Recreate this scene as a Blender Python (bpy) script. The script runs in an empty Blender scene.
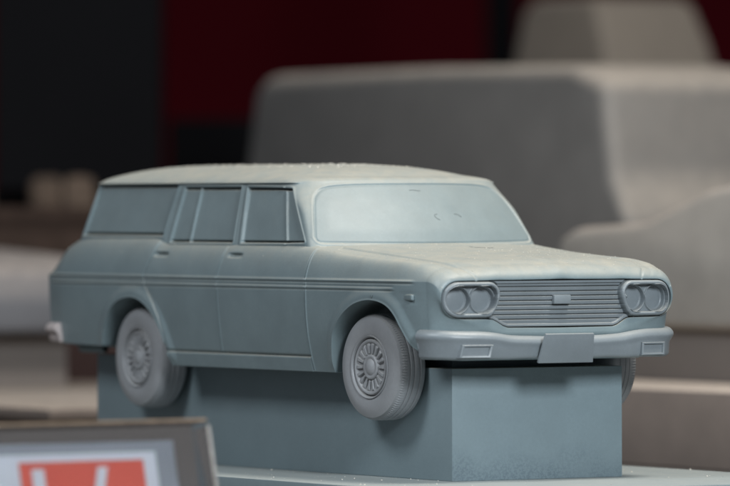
import bpy, bmesh, math, random
import numpy as np
from mathutils import Vector, Matrix, noise
random.seed(7); rng = np.random.default_rng(7)
S = 1 / 43.0                      # the car is worked out in full-size metres and shrunk to a 1:43 master at the end
col = bpy.context.scene.collection
sc = bpy.context.scene

# ------------------------------------------------------------------ helpers
def smooth(a, b, x):
    t = np.clip((x - a) / (b - a), 0, 1); return t * t * (3 - 2 * t)
def keyed(keys, sig):
    kx = np.array([k[0] for k in keys], float); ky = np.array([k[1] for k in keys], float)
    fx = np.arange(kx[0] - .3, kx[-1] + .3, .002)
    fy = np.interp(fx, kx, ky); n = int(4 * sig / .002) + 1
    g = np.exp(-.5 * (np.arange(-n, n + 1) * .002 / sig) ** 2); g /= g.sum()
    fy = np.convolve(np.pad(fy, n, mode='edge'), g, mode='valid')
    return lambda x: np.interp(x, fx, fy)
def pdist(X, Z, pts, closed=False):
    P = np.array(pts, float)
    if closed: P = np.vstack([P, P[:1]])
    D = np.full(X.shape, 1e9)
    for a, b in zip(P[:-1], P[1:]):
        ab = b - a; L = ab @ ab + 1e-12
        t = np.clip(((X - a[0]) * ab[0] + (Z - a[1]) * ab[1]) / L, 0, 1)
        D = np.minimum(D, np.hypot(X - a[0] - t * ab[0], Z - a[1] - t * ab[1]))
    return D
def inside(X, Z, pts):
    P = np.array(pts, float); r = np.zeros(X.shape, bool)
    for (x1, z1), (x2, z2) in zip(P, np.roll(P, -1, 0)):
        c = ((z1 > Z) != (z2 > Z)) & (X < (x2 - x1) * (Z - z1) / (z2 - z1 + 1e-12) + x1)
        r ^= c
    return r
def sdf(X, Z, pts):
    d = pdist(X, Z, pts, True); return np.where(inside(X, Z, pts), -d, d)

def grid_faces(nu, nv, closeu=False, closev=False):
    iu = np.arange(nu if closeu else nu - 1); iv = np.arange(nv if closev else nv - 1)
    a, b = np.meshgrid(iu, iv, indexing='ij'); a2 = (a + 1) % nu; b2 = (b + 1) % nv
    return np.stack([a * nv + b, a2 * nv + b, a2 * nv + b2, a * nv + b2], -1).reshape(-1, 4)
def vnormals(V, F):
    n = np.cross(V[F[:, 2]] - V[F[:, 0]], V[F[:, 3]] - V[F[:, 1]])
    N = np.zeros_like(V)
    for k in range(4):
        for c in range(3): N[:, c] += np.bincount(F[:, k], n[:, c], len(V))
    return N / (np.linalg.norm(N, axis=1, keepdims=True) + 1e-20)
def np_mesh(name, V, F, m, parent=None, N=None, smoothf=True):
    used = np.unique(F); remap = np.full(len(V), -1); remap[used] = np.arange(len(used))
    V2 = V[used]; F2 = remap[F]; k = F.shape[1]
    me = bpy.data.meshes.new(name)
    me.vertices.add(len(V2)); me.vertices.foreach_set('co', V2.astype(np.float32).ravel())
    me.loops.add(F2.size); me.loops.foreach_set('vertex_index', F2.astype(np.int32).ravel())
    me.polygons.add(len(F2)); me.polygons.foreach_set('loop_start', np.arange(0, F2.size, k, dtype=np.int32))
    me.update(calc_edges=True); me.validate()
    me.polygons.foreach_set('use_smooth', np.full(len(me.polygons), smoothf))
    if N is not None: me.normals_split_custom_set_from_vertices(N[used].astype(float).tolist())
    o = bpy.data.objects.new(name, me); col.objects.link(o); me.materials.append(m)
    if parent: o.parent = parent
    return o
def bm_obj(name, bm, m, parent=None, smoothf=True, auto=None):
    me = bpy.data.meshes.new(name); bmesh.ops.recalc_face_normals(bm, faces=bm.faces); bm.to_mesh(me); bm.free()
    me.materials.append(m)
    if smoothf:
        me.polygons.foreach_set('use_smooth', [True] * len(me.polygons))
        me.set_sharp_from_angle(angle=math.radians(auto or 38))
    o = bpy.data.objects.new(name, me); col.objects.link(o)
    if parent: o.parent = parent
    return o
def tag(o, label=None, cat=None, group=None, kind=None):
    if label: o['label'] = label
    if cat: o['category'] = cat
    if group: o['group'] = group
    if kind: o['kind'] = kind
    return o
def empty(name, loc=(0, 0, 0), rz=0):
    o = bpy.data.objects.new(name, None); col.objects.link(o); o.location = loc; o.rotation_euler = (0, 0, rz)
    o.empty_display_size = .01; return o
def bevbox(bm, c, s, bev=.01, seg=2, rot=None, taper=None):
    r = bmesh.ops.create_cube(bm, size=1); vs = r['verts']
    for v in vs:
        v.co = Vector((v.co.x * s[0], v.co.y * s[1], v.co.z * s[2]))
        if taper and v.co.z > 0: v.co.x *= taper[0]; v.co.y *= taper[1]
    es = list({e for v in vs for e in v.link_edges})
    if bev > 0:
        rr = bmesh.ops.bevel(bm, geom=es, offset=bev, segments=seg, profile=.6, affect='EDGES')
        vs = list(set(rr['verts']) | {v for v in vs if v.is_valid})
    M = Matrix.Translation(c) @ (rot.to_4x4() if rot else Matrix.Identity(4))
    bmesh.ops.transform(bm, matrix=M, verts=vs); return vs
def lathe(bm, prof, n=96, axis='Y', rfun=None):
    """prof: (r, h) list; axis Y, h measured along -Y (outer face)"""
    rings = []
    for r, h in prof:
        ring = []
        for k in range(n):
            a = 2 * math.pi * k / n
            rr = r if rfun is None else rfun(r, h, k)
            ring.append(bm.verts.new((rr * math.cos(a), -h, rr * math.sin(a))))
        rings.append(ring)
    for a, b in zip(rings[:-1], rings[1:]):
        for k in range(n): bm.faces.new((a[k], a[(k + 1) % n], b[(k + 1) % n], b[k]))
    return rings

# ------------------------------------------------------------------ materials
def resin(name, base, dust=(.385, .355, .290), dust_light_amt=.6, rough=.5, stain=.0, var=.06, lo=.35, bump=.25, patch=False):
    m = bpy.data.materials.new(name); m.use_nodes = True; nt = m.node_tree; N = nt.nodes; L = nt.links
    b = N['Principled BSDF']; tc = N.new('ShaderNodeTexCoord')
    mp = N.new('ShaderNodeMapping'); mp.inputs['Scale'].default_value = (1 / S,) * 3; L.new(tc.outputs['Object'], mp.inputs['Vector'])
    def noi(scale, det=4, rg=.6):
        n = N.new('ShaderNodeTexNoise'); n.inputs['Scale'].default_value = scale; n.inputs['Detail'].default_value = det
        n.inputs['Roughness'].default_value = rg; L.new(mp.outputs[0], n.inputs['Vector']); return n.outputs['Fac']
    def rng_(src, a, b_, c, d):
        r = N.new('ShaderNodeMapRange'); r.inputs[1].default_value = a; r.inputs[2].default_value = b_
        r.inputs[3].default_value = c; r.inputs[4].default_value = d; L.new(src, r.inputs[0]); return r.outputs[0]
    def mix(f, A, B):
        x = N.new('ShaderNodeMix'); x.data_type = 'RGBA'
        if isinstance(f, float): x.inputs[0].default_value = f
        else: L.new(f, x.inputs[0])
        for s_, v in ((6, A), (7, B)):
            if isinstance(v, tuple): x.inputs[s_].default_value = (*v, 1)
            else: L.new(v, x.inputs[s_])
        return x.outputs[2]
    def mul(a, b_):
        x = N.new('ShaderNodeMath'); x.operation = 'MULTIPLY'
        for i, v in enumerate((a, b_)):
            if isinstance(v, (int, float)): x.inputs[i].default_value = v
            else: L.new(v, x.inputs[i])
        return x.outputs[0]
    lo_c = tuple(c * (1 - var * 1.6) for c in base); hi_c = tuple(min(1, c * (1 + var * 1.6)) for c in base)
    c = mix(rng_(noi(3.1, 6, .65), .35, .65, 0, 1), lo_c, hi_c)
    c = mix(rng_(noi(60, 3, .7), .3, .7, 0, .5), c, tuple(x * .9 for x in base))
    if stain > 0:
        c = mix(mul(rng_(noi(40, 5, .8), .5, .62, 0, 1), stain), c, tuple(x * .5 for x in base))
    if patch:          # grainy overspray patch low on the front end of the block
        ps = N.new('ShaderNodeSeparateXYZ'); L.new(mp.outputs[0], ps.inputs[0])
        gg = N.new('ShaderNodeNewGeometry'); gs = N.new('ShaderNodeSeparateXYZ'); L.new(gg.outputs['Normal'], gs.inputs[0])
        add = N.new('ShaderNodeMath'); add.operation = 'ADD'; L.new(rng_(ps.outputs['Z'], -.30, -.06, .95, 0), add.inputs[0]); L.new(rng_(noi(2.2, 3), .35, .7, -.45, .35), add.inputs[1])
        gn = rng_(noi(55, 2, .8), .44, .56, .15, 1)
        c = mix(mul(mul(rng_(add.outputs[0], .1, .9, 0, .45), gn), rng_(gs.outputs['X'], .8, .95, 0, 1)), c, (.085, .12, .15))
    # upward faces take dust, plus painted top light on the van and rear bases
    g = N.new('ShaderNodeNewGeometry'); sp = N.new('ShaderNodeSeparateXYZ'); L.new(g.outputs['Normal'], sp.inputs[0])
    up = rng_(sp.outputs['Z'], lo, .97, 0, 1)
    dn = rng_(noi(9, 8, .75), .3, .7, .45, 1)
    c = mix(mul(mul(up, dn), dust_light_amt), c, dust)
    sp2 = rng_(noi(150, 2, .5), .66, .74, 0, 1)
    c = mix(mul(mul(up, sp2), .45 * dust_light_amt), c, (.62, .60, .55))
    L.new(c, b.inputs['Base Color'])
    L.new(rng_(mul(up, dust_light_amt), 0, 1, rough, min(.95, rough + .25)), b.inputs['Roughness'])
    b.inputs['Specular IOR Level'].default_value = .45
    bp = N.new('ShaderNodeBump'); bp.inputs['Strength'].default_value = bump; bp.inputs['Distance'].default_value = .004 * S
    L.new(noi(90, 5, .7), bp.inputs['Height']); L.new(bp.outputs[0], b.inputs['Normal'])
    return m
def plain(name, colr, rough=.6, noise_scale=4, var=.15, metallic=0, spec=.4):
    m = bpy.data.materials.new(name); m.use_nodes = True; nt = m.node_tree; N = nt.nodes; L = nt.links
    b = N['Principled BSDF']; tc = N.new('ShaderNodeTexCoord'); n = N.new('ShaderNodeTexNoise')
    n.inputs['Scale'].default_value = noise_scale / S; n.inputs['Detail'].default_value = 5
    L.new(tc.outputs['Object'], n.inputs['Vector'])
    x = N.new('ShaderNodeMix'); x.data_type = 'RGBA'; L.new(n.outputs['Fac'], x.inputs[0])
    x.inputs[6].default_value = (*[c * (1 - var) for c in colr], 1); x.inputs[7].default_value = (*[min(1, c * (1 + var)) for c in colr], 1)
    L.new(x.outputs[2], b.inputs['Base Color']); b.inputs['Roughness'].default_value = rough
    b.inputs['Metallic'].default_value = metallic; b.inputs['Specular IOR Level'].default_value = spec
    return m
M_body = resin('primer_blue_grey', (.178, .232, .250), rough=.37, dust_light_amt=.80, lo=.12)
M_screen = resin('primer_windscreen', (.168, .214, .226), rough=.45, dust_light_amt=.25, lo=.3, bump=.12)
M_trim = resin('primer_lilac_grey', (.192, .222, .242), rough=.37, dust_light_amt=.3)
M_wheel = resin('primer_wheel_grey', (.285, .298, .315), rough=.42, dust_light_amt=.3)
M_block = resin('block_blue_grey', (.185, .243, .268), rough=.5, dust_light_amt=.9, stain=.06, var=.03, patch=True)
M_plate = resin('base_blue_grey', (.19, .24, .26), rough=.5, dust_light_amt=.8, dust=(.30, .31, .29))
M_bump2 = resin('bare_resin_pale', (.50, .44, .43), rough=.5, dust_light_amt=.2)

# ------------------------------------------------------------------ the car body
car = empty('model_car', (0, 0, 0))
tag(car, 'blue-grey primer station wagon in sharp focus, raised on a block with wheels hanging', 'model car')

W = keyed([(-2.4, .77), (-2.28, .795), (-2.1, .825), (-1.8, .84), (-1, .848), (.5, .85), (1.5, .85), (1.9, .843), (2.08, .824), (2.13, .812), (2.2, .798), (2.3, .780)], .04)
ZS = keyed([(-2.4, .80), (-2.30, .838), (-2.27, .862), (-2.22, .91), (-2.16, .958), (-2.09, 1.0), (-1.95, 1.042), (-1.75, 1.052), (-1.0, 1.05), (-.93, 1.045), (-.85, 1.02), (.8, 1.016), (1.0, .995), (1.3, .968), (1.6, .95), (1.9, .937), (2.05, .922), (2.14, .905), (2.2, .88), (2.3, .85)], .022)
HE = keyed([(-2.4, .81), (-2.27, .862), (-2.22, .915), (-2.09, 1.005), (-1.95, 1.05), (.7, 1.035), (.85, 1.022), (1.1, .995), (1.4, .973), (1.8, .943), (2.0, .928), (2.1, .916), (2.2, .892), (2.3, .86)], .025)
arch_f = [(1.150, .292), (1.173, .292), (1.180, .36), (1.192, .43), (1.216, .511), (1.27, .575), (1.35, .635), (1.45, .682), (1.55, .707), (1.65, .715), (1.75, .705), (1.835, .678), (1.90, .63), (1.949, .563), (2.02, .475), (2.093, .425), (2.16, .402), (2.3, .395)]
arch_r = [(-1.60, .392), (-1.555, .395), (-1.54, .44), (-1.50, .52), (-1.42, .614), (-1.30, .675), (-1.15, .697), (-1.02, .676), (-.90, .61), (-.82, .52), (-.765, .42), (-.735, .34), (-.722, .292), (-.70, .292)]
def catmull(P, n=6):
    P = np.array(P, float); Q = np.vstack([2 * P[0] - P[1], P, 2 * P[-1] - P[-2]]); out = []
    for i in range(1, len(Q) - 2):
        for t in np.arange(n) / n:
            p0, p1, p2, p3 = Q[i - 1:i + 3]
            out.append(.5 * (2 * p1 + (p2 - p0) * t + (2 * p0 - 5 * p1 + 4 * p2 - p3) * t * t + (3 * p1 - p0 - 3 * p2 + p3) * t ** 3))
    out.append(P[-1]); return [tuple(q) for q in out]
arch_f = arch_f[:2] + catmull(arch_f[2:16]) + arch_f[16:]; arch_r = arch_r[:2] + catmull(arch_r[2:12]) + arch_r[12:]
ZB = keyed([(-2.4, .42), (-2.28, .412), (-2.06, .40)] + arch_r + arch_f, .0035)
ZC = .822
# columns: finer near vertical features
xs = [-2.28]
while xs[-1] < 2.17:
    x = xs[-1]; st = .0065
    for a, b in ((-1.57, -1.50), (-.79, -.70), (1.15, 1.23)):
        if a < x < b: st = .0028
    for a, b in ((-.14, -.06), (.885, .955), (-1.02, -.88)):
        if a < x < b: st = .003
    xs.append(x + st)
xs = np.array(xs); xs[-1] = 2.17
NT = 26                                             # nose fillet columns
NR = 14
R_un, R_in, R_side, R_up, R_top = 10, 12, 150, 46, 96
def section(x):
    """half section rows from the underside centre to the top centre; arrays [nx, rows]"""
    n = len(x); w = W(x)[:, None]; zs = ZS(x)[:, None]; he = HE(x)[:, None]; zb = ZB(x)[:, None]
    t = np.linspace(0, 1, R_un)[None]
    y0 = .60 * t + 0 * w; z0 = .378 + 0 * y0
    t = (np.arange(1, R_in) / (R_in))[None]
    yi = lambda z: w - .052 * np.clip((ZC - z) / .53, 0, 1.2) ** 1.9
    # inner wall of wheel well then out to the skin
    yb = yi(zb)
    a = np.clip(t / .5, 0, 1); b = np.clip((t - .5) / .5, 0, 1)
    y1 = .60 + (yb - .60) * b; z1 = .378 + (zb - .378) * a
    ts = np.linspace(0, 1, R_side)[None]
    va = .74
    tt = ts / va
    zl = np.where(ts < va, zb + (.728 - zb) * np.clip(tt, 0, 1), .728 + (ZC - .728) * (ts - va) / (1 - va))
    y2 = yi(zl); z2 = zl
    tu = (np.arange(1, R_up + 1) / R_up)[None]; h = zs - ZC
    kk = (smooth(.85, 1.4, x) * (1 - smooth(2.06, 2.16, x)))[:, None]
    P = [(w, ZC + 0 * w), (w - .010 - .012 * kk, ZC + (.40 + .16 * kk) * h), (w - .036 - .004 * kk, zs - (.10 - .07 * kk) * h), (w - .082, zs)]
    B = [(1 - tu) ** 3, 3 * tu * (1 - tu) ** 2, 3 * tu ** 2 * (1 - tu), tu ** 3]
    y3 = sum(B[i] * P[i][0] for i in range(4)); z3 = sum(B[i] * P[i][1] for i in range(4))
    tp = (np.arange(1, R_top + 1) / R_top)[None]; ys = w - .082
    y4 = ys * (1 - tp)
    zz = he + .016 * (1 - np.clip(y4 / .64, 0, 1) ** 2)
    # crest rolls over smoothly towards the hood
    k = smooth(0, 1, (ys - y4) / np.maximum(ys - .62, .02))
    z4 = zs + (he - zs) * k + np.where(y4 < .64, zz - he, 0) + .006 * np.sin(np.pi * np.clip((ys - y4) / .06, 0, 1))
    return np.concatenate([y0, y1, y2, y3, y4], 1), np.concatenate([z0 + 0 * y0, z1 + 0 * y1, z2, z3, z4], 1)
Y, Z = section(xs); X = np.repeat(xs[:, None], Y.shape[1], 1)
R = Y.shape[1]
g_side = slice(R_un + R_in - 1, R_un + R_in - 1 + R_side)
i_side0 = R_un + R_in - 1; i_up0 = i_side0 + R_side; i_top0 = i_up0 + R_up
# front opening outline (half)
def open_half():
    p = [(0, .560), (.355, .563), (.385, .572), (.43, .598), (.455, .609), (.50, .612), (.668, .614)]
    for k in range(1, 25):
        a = -math.pi / 2 + math.pi * k / 24; p.append((.668 + .108 * math.cos(a), .721 + .107 * math.sin(a)))
    p += [(.4, .831), (0, .834)]
    return p
OH = np.array(open_half())
seg = np.r_[0, np.cumsum(np.hypot(*np.diff(OH, axis=0).T))]
def along(u): return np.interp(u, seg, OH[:, 0]), np.interp(u, seg, OH[:, 1])
uA = seg[4]; uC = seg[7 + 13]; uD = seg[7 + 23]; uE = seg[-1]
u = np.concatenate([np.linspace(0, uA * .6, R_un), uA * .6 + uA * .4 * np.arange(1, R_in) / R_in,
                    uA + (uC - uA) * np.linspace(0, 1, R_side) ** 1.1, uC + (uD - uC) * np.arange(1, R_up + 1) / R_up,
                    uD + (uE - uD) * np.arange(1, R_top + 1) / R_top])
oy, oz = along(u)
# nose: quarter-round from the last section to the opening
Ys, Zs = section(np.array([2.17])); Ys, Zs = Ys[0], Zs[0]
nx, ny, nz = [], [], []
for k in range(1, NT + 1):
    a = k / NT * math.pi / 2; f = 1 - math.cos(a); s = math.sin(a)
    yl, zl_ = section(np.array([2.17 + .04 * s])); yl, zl_ = yl[0], zl_[0]
    fl_ = .006 * math.exp(-((k - (NT - 3)) / 1.6) ** 2) * (np.arange(R) < i_up0 + 10)
    nx.append(np.full(R, 2.17 + .105 * s) + fl_); ny.append(yl * (1 - f) + oy * f); nz.append(zl_ * (1 - f) + oz * f)
for dd in (.004, .012, .05):
    nx.append(np.full(R, 2.275 - dd + .002)); ny.append(oy * (1 - .004)); nz.append(oz + 0)
# rear: fillet then flat closing face
rx, ry, rz_ = [], [], []
Yr, Zr = Y[0], Z[0]; cyr, czr = 0, .63
for k in range(1, NR + 1):
    a = k / NR * math.pi / 2; f = (1 - math.cos(a)) * .07; s = math.sin(a)
    rx.append(np.full(R, -2.28 - .05 * s)); ry.append(Yr * (1 - f)); rz_.append(czr + (Zr - czr) * (1 - f * 1.3))
for f in np.linspace(.07, 1, 10)[1:]:
    rx.append(np.full(R, -2.33)); ry.append(Yr * (1 - f)); rz_.append(czr + (Zr - czr) * (1 - f * 1.0))
X = np.vstack([np.array(rx)[::-1], X, np.array(nx)]); Y = np.vstack([np.array(ry)[::-1], Y, np.array(ny)]); Z = np.vstack([np.array(rz_)[::-1], Z, np.array(nz)])
n_rear = len(rx); n_mid = len(xs)
# bow of the nose and tail in plan
X = X + .05 * smooth(1.85, 2.2, X) * (1 - (Y / .8) ** 2) - .05 * smooth(-2.1, -2.3, X) * (1 - (Y / .8) ** 2)
# ---- displacement on the side skin (outwards = +dy)
side = np.zeros(X.shape, bool); side[:, i_side0:i_top0 + 6] = True; side[:n_rear] = False; side[n_rear + n_mid + 6:] = False
dy = np.zeros(X.shape)
door_front = [(.93, 1.03), (.922, .95), (.912, .84), (.905, .62), (.907, .50), (.920, .382), (.935, .30)]
door_mid = [(-.078, 1.03), (-.09, .95), (-.112, .86), (-.117, .80), (-.112, .60), (-.108, .382)]
door_rear = [(-.90, 1.04), (-.925, .96), (-.985, .86), (-1.0, .81), (-.985, .765), (-.93, .715), (-.875, .66), (-.82, .585), (-.775, .49), (-.752, .382)]
sill = [(-.752, .382), (.920, .382)]
def groove(d, w, dep): return -dep * np.exp(-(d / w) ** 2)
sx = X[side]; sz = Z[side]; g = np.zeros(sx.shape)
for ln, w_, dp in ((door_front, .0046, .013), (door_mid, .0044, .011), (door_rear, .0045, .010), (sill, .0058, .014)):
    g = np.minimum(g, groove(pdist(sx, sz, ln), w_, dp))
# fine raised lip on the door edges' front side
g += .0045 * np.exp(-((pdist(sx, sz, [(a + .010, b) for a, b in door_front])) / .005) ** 2) + .003 * np.exp(-((pdist(sx, sz, [(a + .009, b) for a, b in door_mid])) / .005) ** 2)
# wheel arch lips
for ar, k0 in ((arch_f[1:-1], 1), (arch_r[1:-1], 1)):
    d = pdist(sx, sz, ar)
    g += .015 * (1 - smooth(.018, .085, d)) * smooth(.29, .36, sz) * (1 - smooth(2.04, 2.12, sx)) + .003 * np.exp(-(d / .008) ** 2)
# belt mouldings
fu = smooth(-2.27, -2.22, sx) * (1 - smooth(2.02, 2.09, sx)); fl = smooth(-2.27, -2.22, sx) * (1 - smooth(1.84, 1.90, sx))
g += .8 * fu * (.0075 * np.exp(-((sz - .824) / .006) ** 2) - .005 * np.exp(-((sz - .810) / .0055) ** 2))
g += .8 * fl * (.0055 * np.exp(-((sz - .780) / .007) ** 2) - .0045 * np.exp(-((sz - .768) / .005) ** 2) - .0035 * np.exp(-((sz - .793) / .005) ** 2))
# rocker step: the sill panel is slightly proud
g += .004 * (1 - smooth(.372, .384, sz)) * smooth(-.77, -.75, sx) * (1 - smooth(.92, .94, sx))
# handle dimples
for hx in (.052, -.832):
    q = ((sx - hx) / .070) ** 4 + ((sz - .957) / .011) ** 4
    g -= .022 * np.exp(-q)
g -= .003 * np.exp(-((sx - 2.02) / .10) ** 4 - ((sz - .732) / .035) ** 4)
dy[side] = g
Y = Y + dy
# swelling of the front wing's brow into the head-lamp pod
# ---- hood displacement
top = np.zeros(X.shape, bool); top[n_rear:, i_top0 - 4:] = True; top[n_rear + n_mid + NT:] = False
hx, hy, hz = X[top], Y[top], Z[top]
hood_line = [(.985, .0), (.985, .60), (.99, .645), (1.01, .655), (1.1, .648), (2.0, .635), (2.15, .625), (2.24, .60), (2.30, .555)]
d = pdist(hx, hy, hood_line)
gz = -.008 * np.exp(-(d / .005) ** 2)
gz += .008 * smooth(.0, .02, d) * inside(hx, hy, hood_line + [(2.5, .5), (2.5, 0)]) * smooth(.95, 1.0, hx) * (1 - smooth(2.1, 2.28, hx))
# faint centre ridge and outer hood ridges
gz += .006 * np.exp(-(hy / .05) ** 2) * smooth(1.0, 1.3, hx) + .004 * np.exp(-((hy - .42) / .05) ** 2) * smooth(1.0, 1.4, hx)
Z[top] += gz
# mirror: build both halves
nX = X.shape[0]
Vr = np.stack([X, -Y, Z], -1); Vl = np.stack([X, Y, Z], -1)[:, ::-1][:, 1:-1]
G = np.concatenate([Vr, Vl], 1); NV = G.shape[1]
V = G.reshape(-1, 3); F = grid_faces(nX, NV, False, True)
Nn = vnormals(V, F)
mid = V[F].mean(1)
# orient outwards
chk = Nn.reshape(nX, NV, 3)[n_rear + n_mid // 2, i_side0 + 60]
if chk[1] > 0: F = F[:, ::-1]; Nn = -Nn
colidx = (np.arange(len(F)) // NV); rowidx = np.arange(len(F)) % NV
rowm = np.where(rowidx >= R - 1, 2 * R - 3 - rowidx, rowidx)
ax, ay, az = mid[:, 0], np.abs(mid[:, 1]), mid[:, 2]
on_side = (rowm >= i_side0) & (rowm < i_top0 + 2) & (colidx > n_rear) & (colidx < n_rear + n_mid - 4)
polyF = door_front[:-1] + door_mid[::-1]; polyR = door_mid + door_rear[::-1]
isF = np.zeros(len(F), bool); isR = isF.copy()
isF[on_side] = inside(ax[on_side], az[on_side], polyF); isR[on_side] = inside(ax[on_side], az[on_side], polyR)
on_top = (rowm >= i_top0 - 2) & (colidx > n_rear)
isH = np.zeros(len(F), bool); isH[on_top] = inside(ax[on_top], ay[on_top], [(.985, -.1)] + hood_line[1:] + [(2.5, .5), (2.5, -.1)]) & (colidx[on_top] < n_rear + n_mid + NT)
isT = (colidx < n_rear) & (ay < .62) & (az > .50)
rgt = mid[:, 1] < 0
np_mesh('body', V, F[~(isF | isR | isH | isT)], M_body, car, Nn)
def in_side(msk): return F[msk]
o_fd = np_mesh('front_door', V, F[isF & rgt], M_body, car, Nn); o_rd = np_mesh('rear_door', V, F[isR & rgt], M_body, car, Nn)
o_fd2 = np_mesh('front_door', V, F[isF & ~rgt], M_body, car, Nn); o_rd2 = np_mesh('rear_door', V, F[isR & ~rgt], M_body, car, Nn)
np_mesh('hood', V, F[isH], M_body, car, Nn)
np_mesh('tailgate', V, F[isT], M_body, car, Nn)
body_V, body_N = V, Nn

# ---- door handles, marker lamps
def handle(parent, x, s):
    bm = bmesh.new(); yw = .793
    bevbox(bm, (x, s * (yw + .004), .946), (.118, .026, .013), .005, 2)
    bevbox(bm, (x - .052, s * (yw + .002), .943), (.024, .034, .024), .006, 2)
    return bm_obj('handle', bm, M_body, parent)
for o, x in ((o_fd, .052), (o_rd, -.832)): handle(o, x, -1)
for o, x in ((o_fd2, .052), (o_rd2, -.832)): handle(o, x, 1)
for s in (-1, 1):
    bm = bmesh.new(); yw = float(W(2.02)) - .006
    bevbox(bm, (2.02, s * yw, .734), (.105, .022, .036), .010, 3, rot=Matrix.Rotation(-s * math.radians(-6), 3, 'Z'))
    bm_obj('marker_lamp', bm, M_body, car)

# ------------------------------------------------------------------ cabin
zr = [.985]
while zr[-1] < 1.385: zr.append(zr[-1] + (.0028 if zr[-1] > 1.34 or (1.005 < zr[-1] < 1.08) else .0045))
zr[-1] = 1.386; zr = np.array(zr)
WG = keyed([(.9, .790), (1.02, .772), (1.15, .745), (1.30, .712), (1.386, .692), (1.5, .66)], .02)
def ring(z):
    w = float(WG(z)); t = (z - 1.02) / .366
    xf = .980 - .285 * t + .012 * math.sin(math.pi * min(max(t, 0), 1)); kf = .215 + .035 * t
    xr = -2.10 + .15 * t; kr = .22; c = .050 + .11 * float(smooth(1.20, 1.386, z)); cr = .06
    xfe = xf - kf * w * w; xre = xr + kr * w * w
    # front arc
    yy = np.linspace(0, w - c, 130); fx = xf - kf * yy ** 2
    b = np.linspace(0, 1, 34)[1:]
    p0 = (xf - kf * (w - c) ** 2, w - c); p1 = (xfe + .004, w - .001); p2 = (xfe - c * .95, w)
    bx = (1 - b) ** 2 * p0[0] + 2 * b * (1 - b) * p1[0] + b * b * p2[0]; by = (1 - b) ** 2 * p0[1] + 2 * b * (1 - b) * p1[1] + b * b * p2[1]
    sxx = np.linspace(p2[0], xre + cr, 820)[1:]; sy = w + .0 * sxx + .010 * (1 - ((sxx + .6) / 1.3) ** 2) * 0
    q2 = (xr + kr * (w - cr) ** 2, w - cr)
    cx = (1 - b) ** 2 * (xre + cr) + 2 * b * (1 - b) * xre + b * b * q2[0]; cy = (1 - b) ** 2 * w + 2 * b * (1 - b) * w + b * b * q2[1]
    ry_ = np.linspace(w - cr, 0, 60)[1:]; rx_ = xr + kr * ry_ ** 2
    return np.concatenate([fx, bx, sxx, cx, rx_]), np.concatenate([yy, by, sy, cy, ry_])
rings = [ring(z) for z in zr]
CX = np.array([r[0] for r in rings]); CY = np.array([r[1] for r in rings]); CZ = np.repeat(zr[:, None], CX.shape[1], 1)
nfa = 130; nfb = 33; nsd = 819
# outward plan normals
tx_ = np.gradient(CX, axis=1); ty_ = np.gradient(CY, axis=1); ln_ = np.hypot(tx_, ty_) + 1e-9
NX, NY = -ty_ / ln_ * -1, tx_ / ln_ * -1
NX[:, 0], NY[:, 0] = 1, 0; NX[:, -1], NY[:, -1] = -1, 0
disp = np.zeros(CX.shape)
sidem = np.zeros(CX.shape, bool); sidem[:, nfa + 12:nfa + nfb + nsd + 10] = True
WIN = {'cargo': [(-1.895, 1.068), (-.905, 1.068), (-.83, 1.372), (-1.80, 1.372)],
       'rear_q': [(-.805, 1.030), (-.575, 1.030), (-.5495, 1.358), (-.738, 1.358)],
       'rear': [(-.573, 1.030), (-.055, 1.030), (-.070, 1.358), (-.548, 1.358)],
       'front': [(.045, 1.030), (.573, 1.030), (.447, 1.352), (.010, 1.356)],
       'vent': [(.557, 1.030), (.775, 1.036), (.512, 1.348), (.431, 1.352)]}
sx, sz = CX[sidem], CZ[sidem]; g = np.zeros(sx.shape); wid = np.zeros(CX.shape, int); wl = np.zeros(sx.shape, int)
slot = np.zeros(sx.shape)
for i, (k, q) in enumerate(WIN.items()):
    s_ = sdf(sx, sz, q)
    dep = {'cargo': .014, 'rear_q': .011, 'rear': .016, 'front': .016, 'vent': .016}[k]
    g = np.minimum(g, -dep * (1 - smooth(-.006, .001, s_)))
    zlo, zhi = min(a[1] for a in q), max(a[1] for a in q)
    # the pane drops into a deep slot along its foot and head
    slot += .030 * (s_ < .0) * (np.exp(-((sz - zlo - .006) / .0065) ** 4) + .8 * np.exp(-((sz - zhi + .008) / .007) ** 4)) * smooth(.0, -.004, s_)
    wl[s_ < -.004] = i + 1
g -= np.minimum(slot, .032)
g += .011 * np.exp(-(pdist(sx, sz, [(.565, 1.025), (.439, 1.356)]) / .0060) ** 4)
# raised frames round each opening
fr = [WIN['cargo'], [(-.805, 1.030), (-.055, 1.030), (-.070, 1.358), (-.738, 1.358)], [(.045, 1.030), (.775, 1.036), (.512, 1.348), (.010, 1.356)]]
for q in fr:
    s_ = sdf(sx, sz, q); g += .005 * np.exp(-((s_ - .009) / .006) ** 2)
# pillar gaps between doors above the belt
for q, w_ in (([(-.005, 1.0), (-.03, 1.386)], .004), ([(-.862, 1.0), (-.79, 1.38)], .0035)):
    g -= .005 * np.exp(-(pdist(sx, sz, q) / w_) ** 2)
# drip rail
e = smooth(-1.86, -1.80, sx) * (1 - smooth(.50, .56, sx))
g += e * (.014 * np.exp(-((sz - 1.3835) / .006) ** 4))
disp[sidem] = g; wid[sidem] = wl
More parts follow.
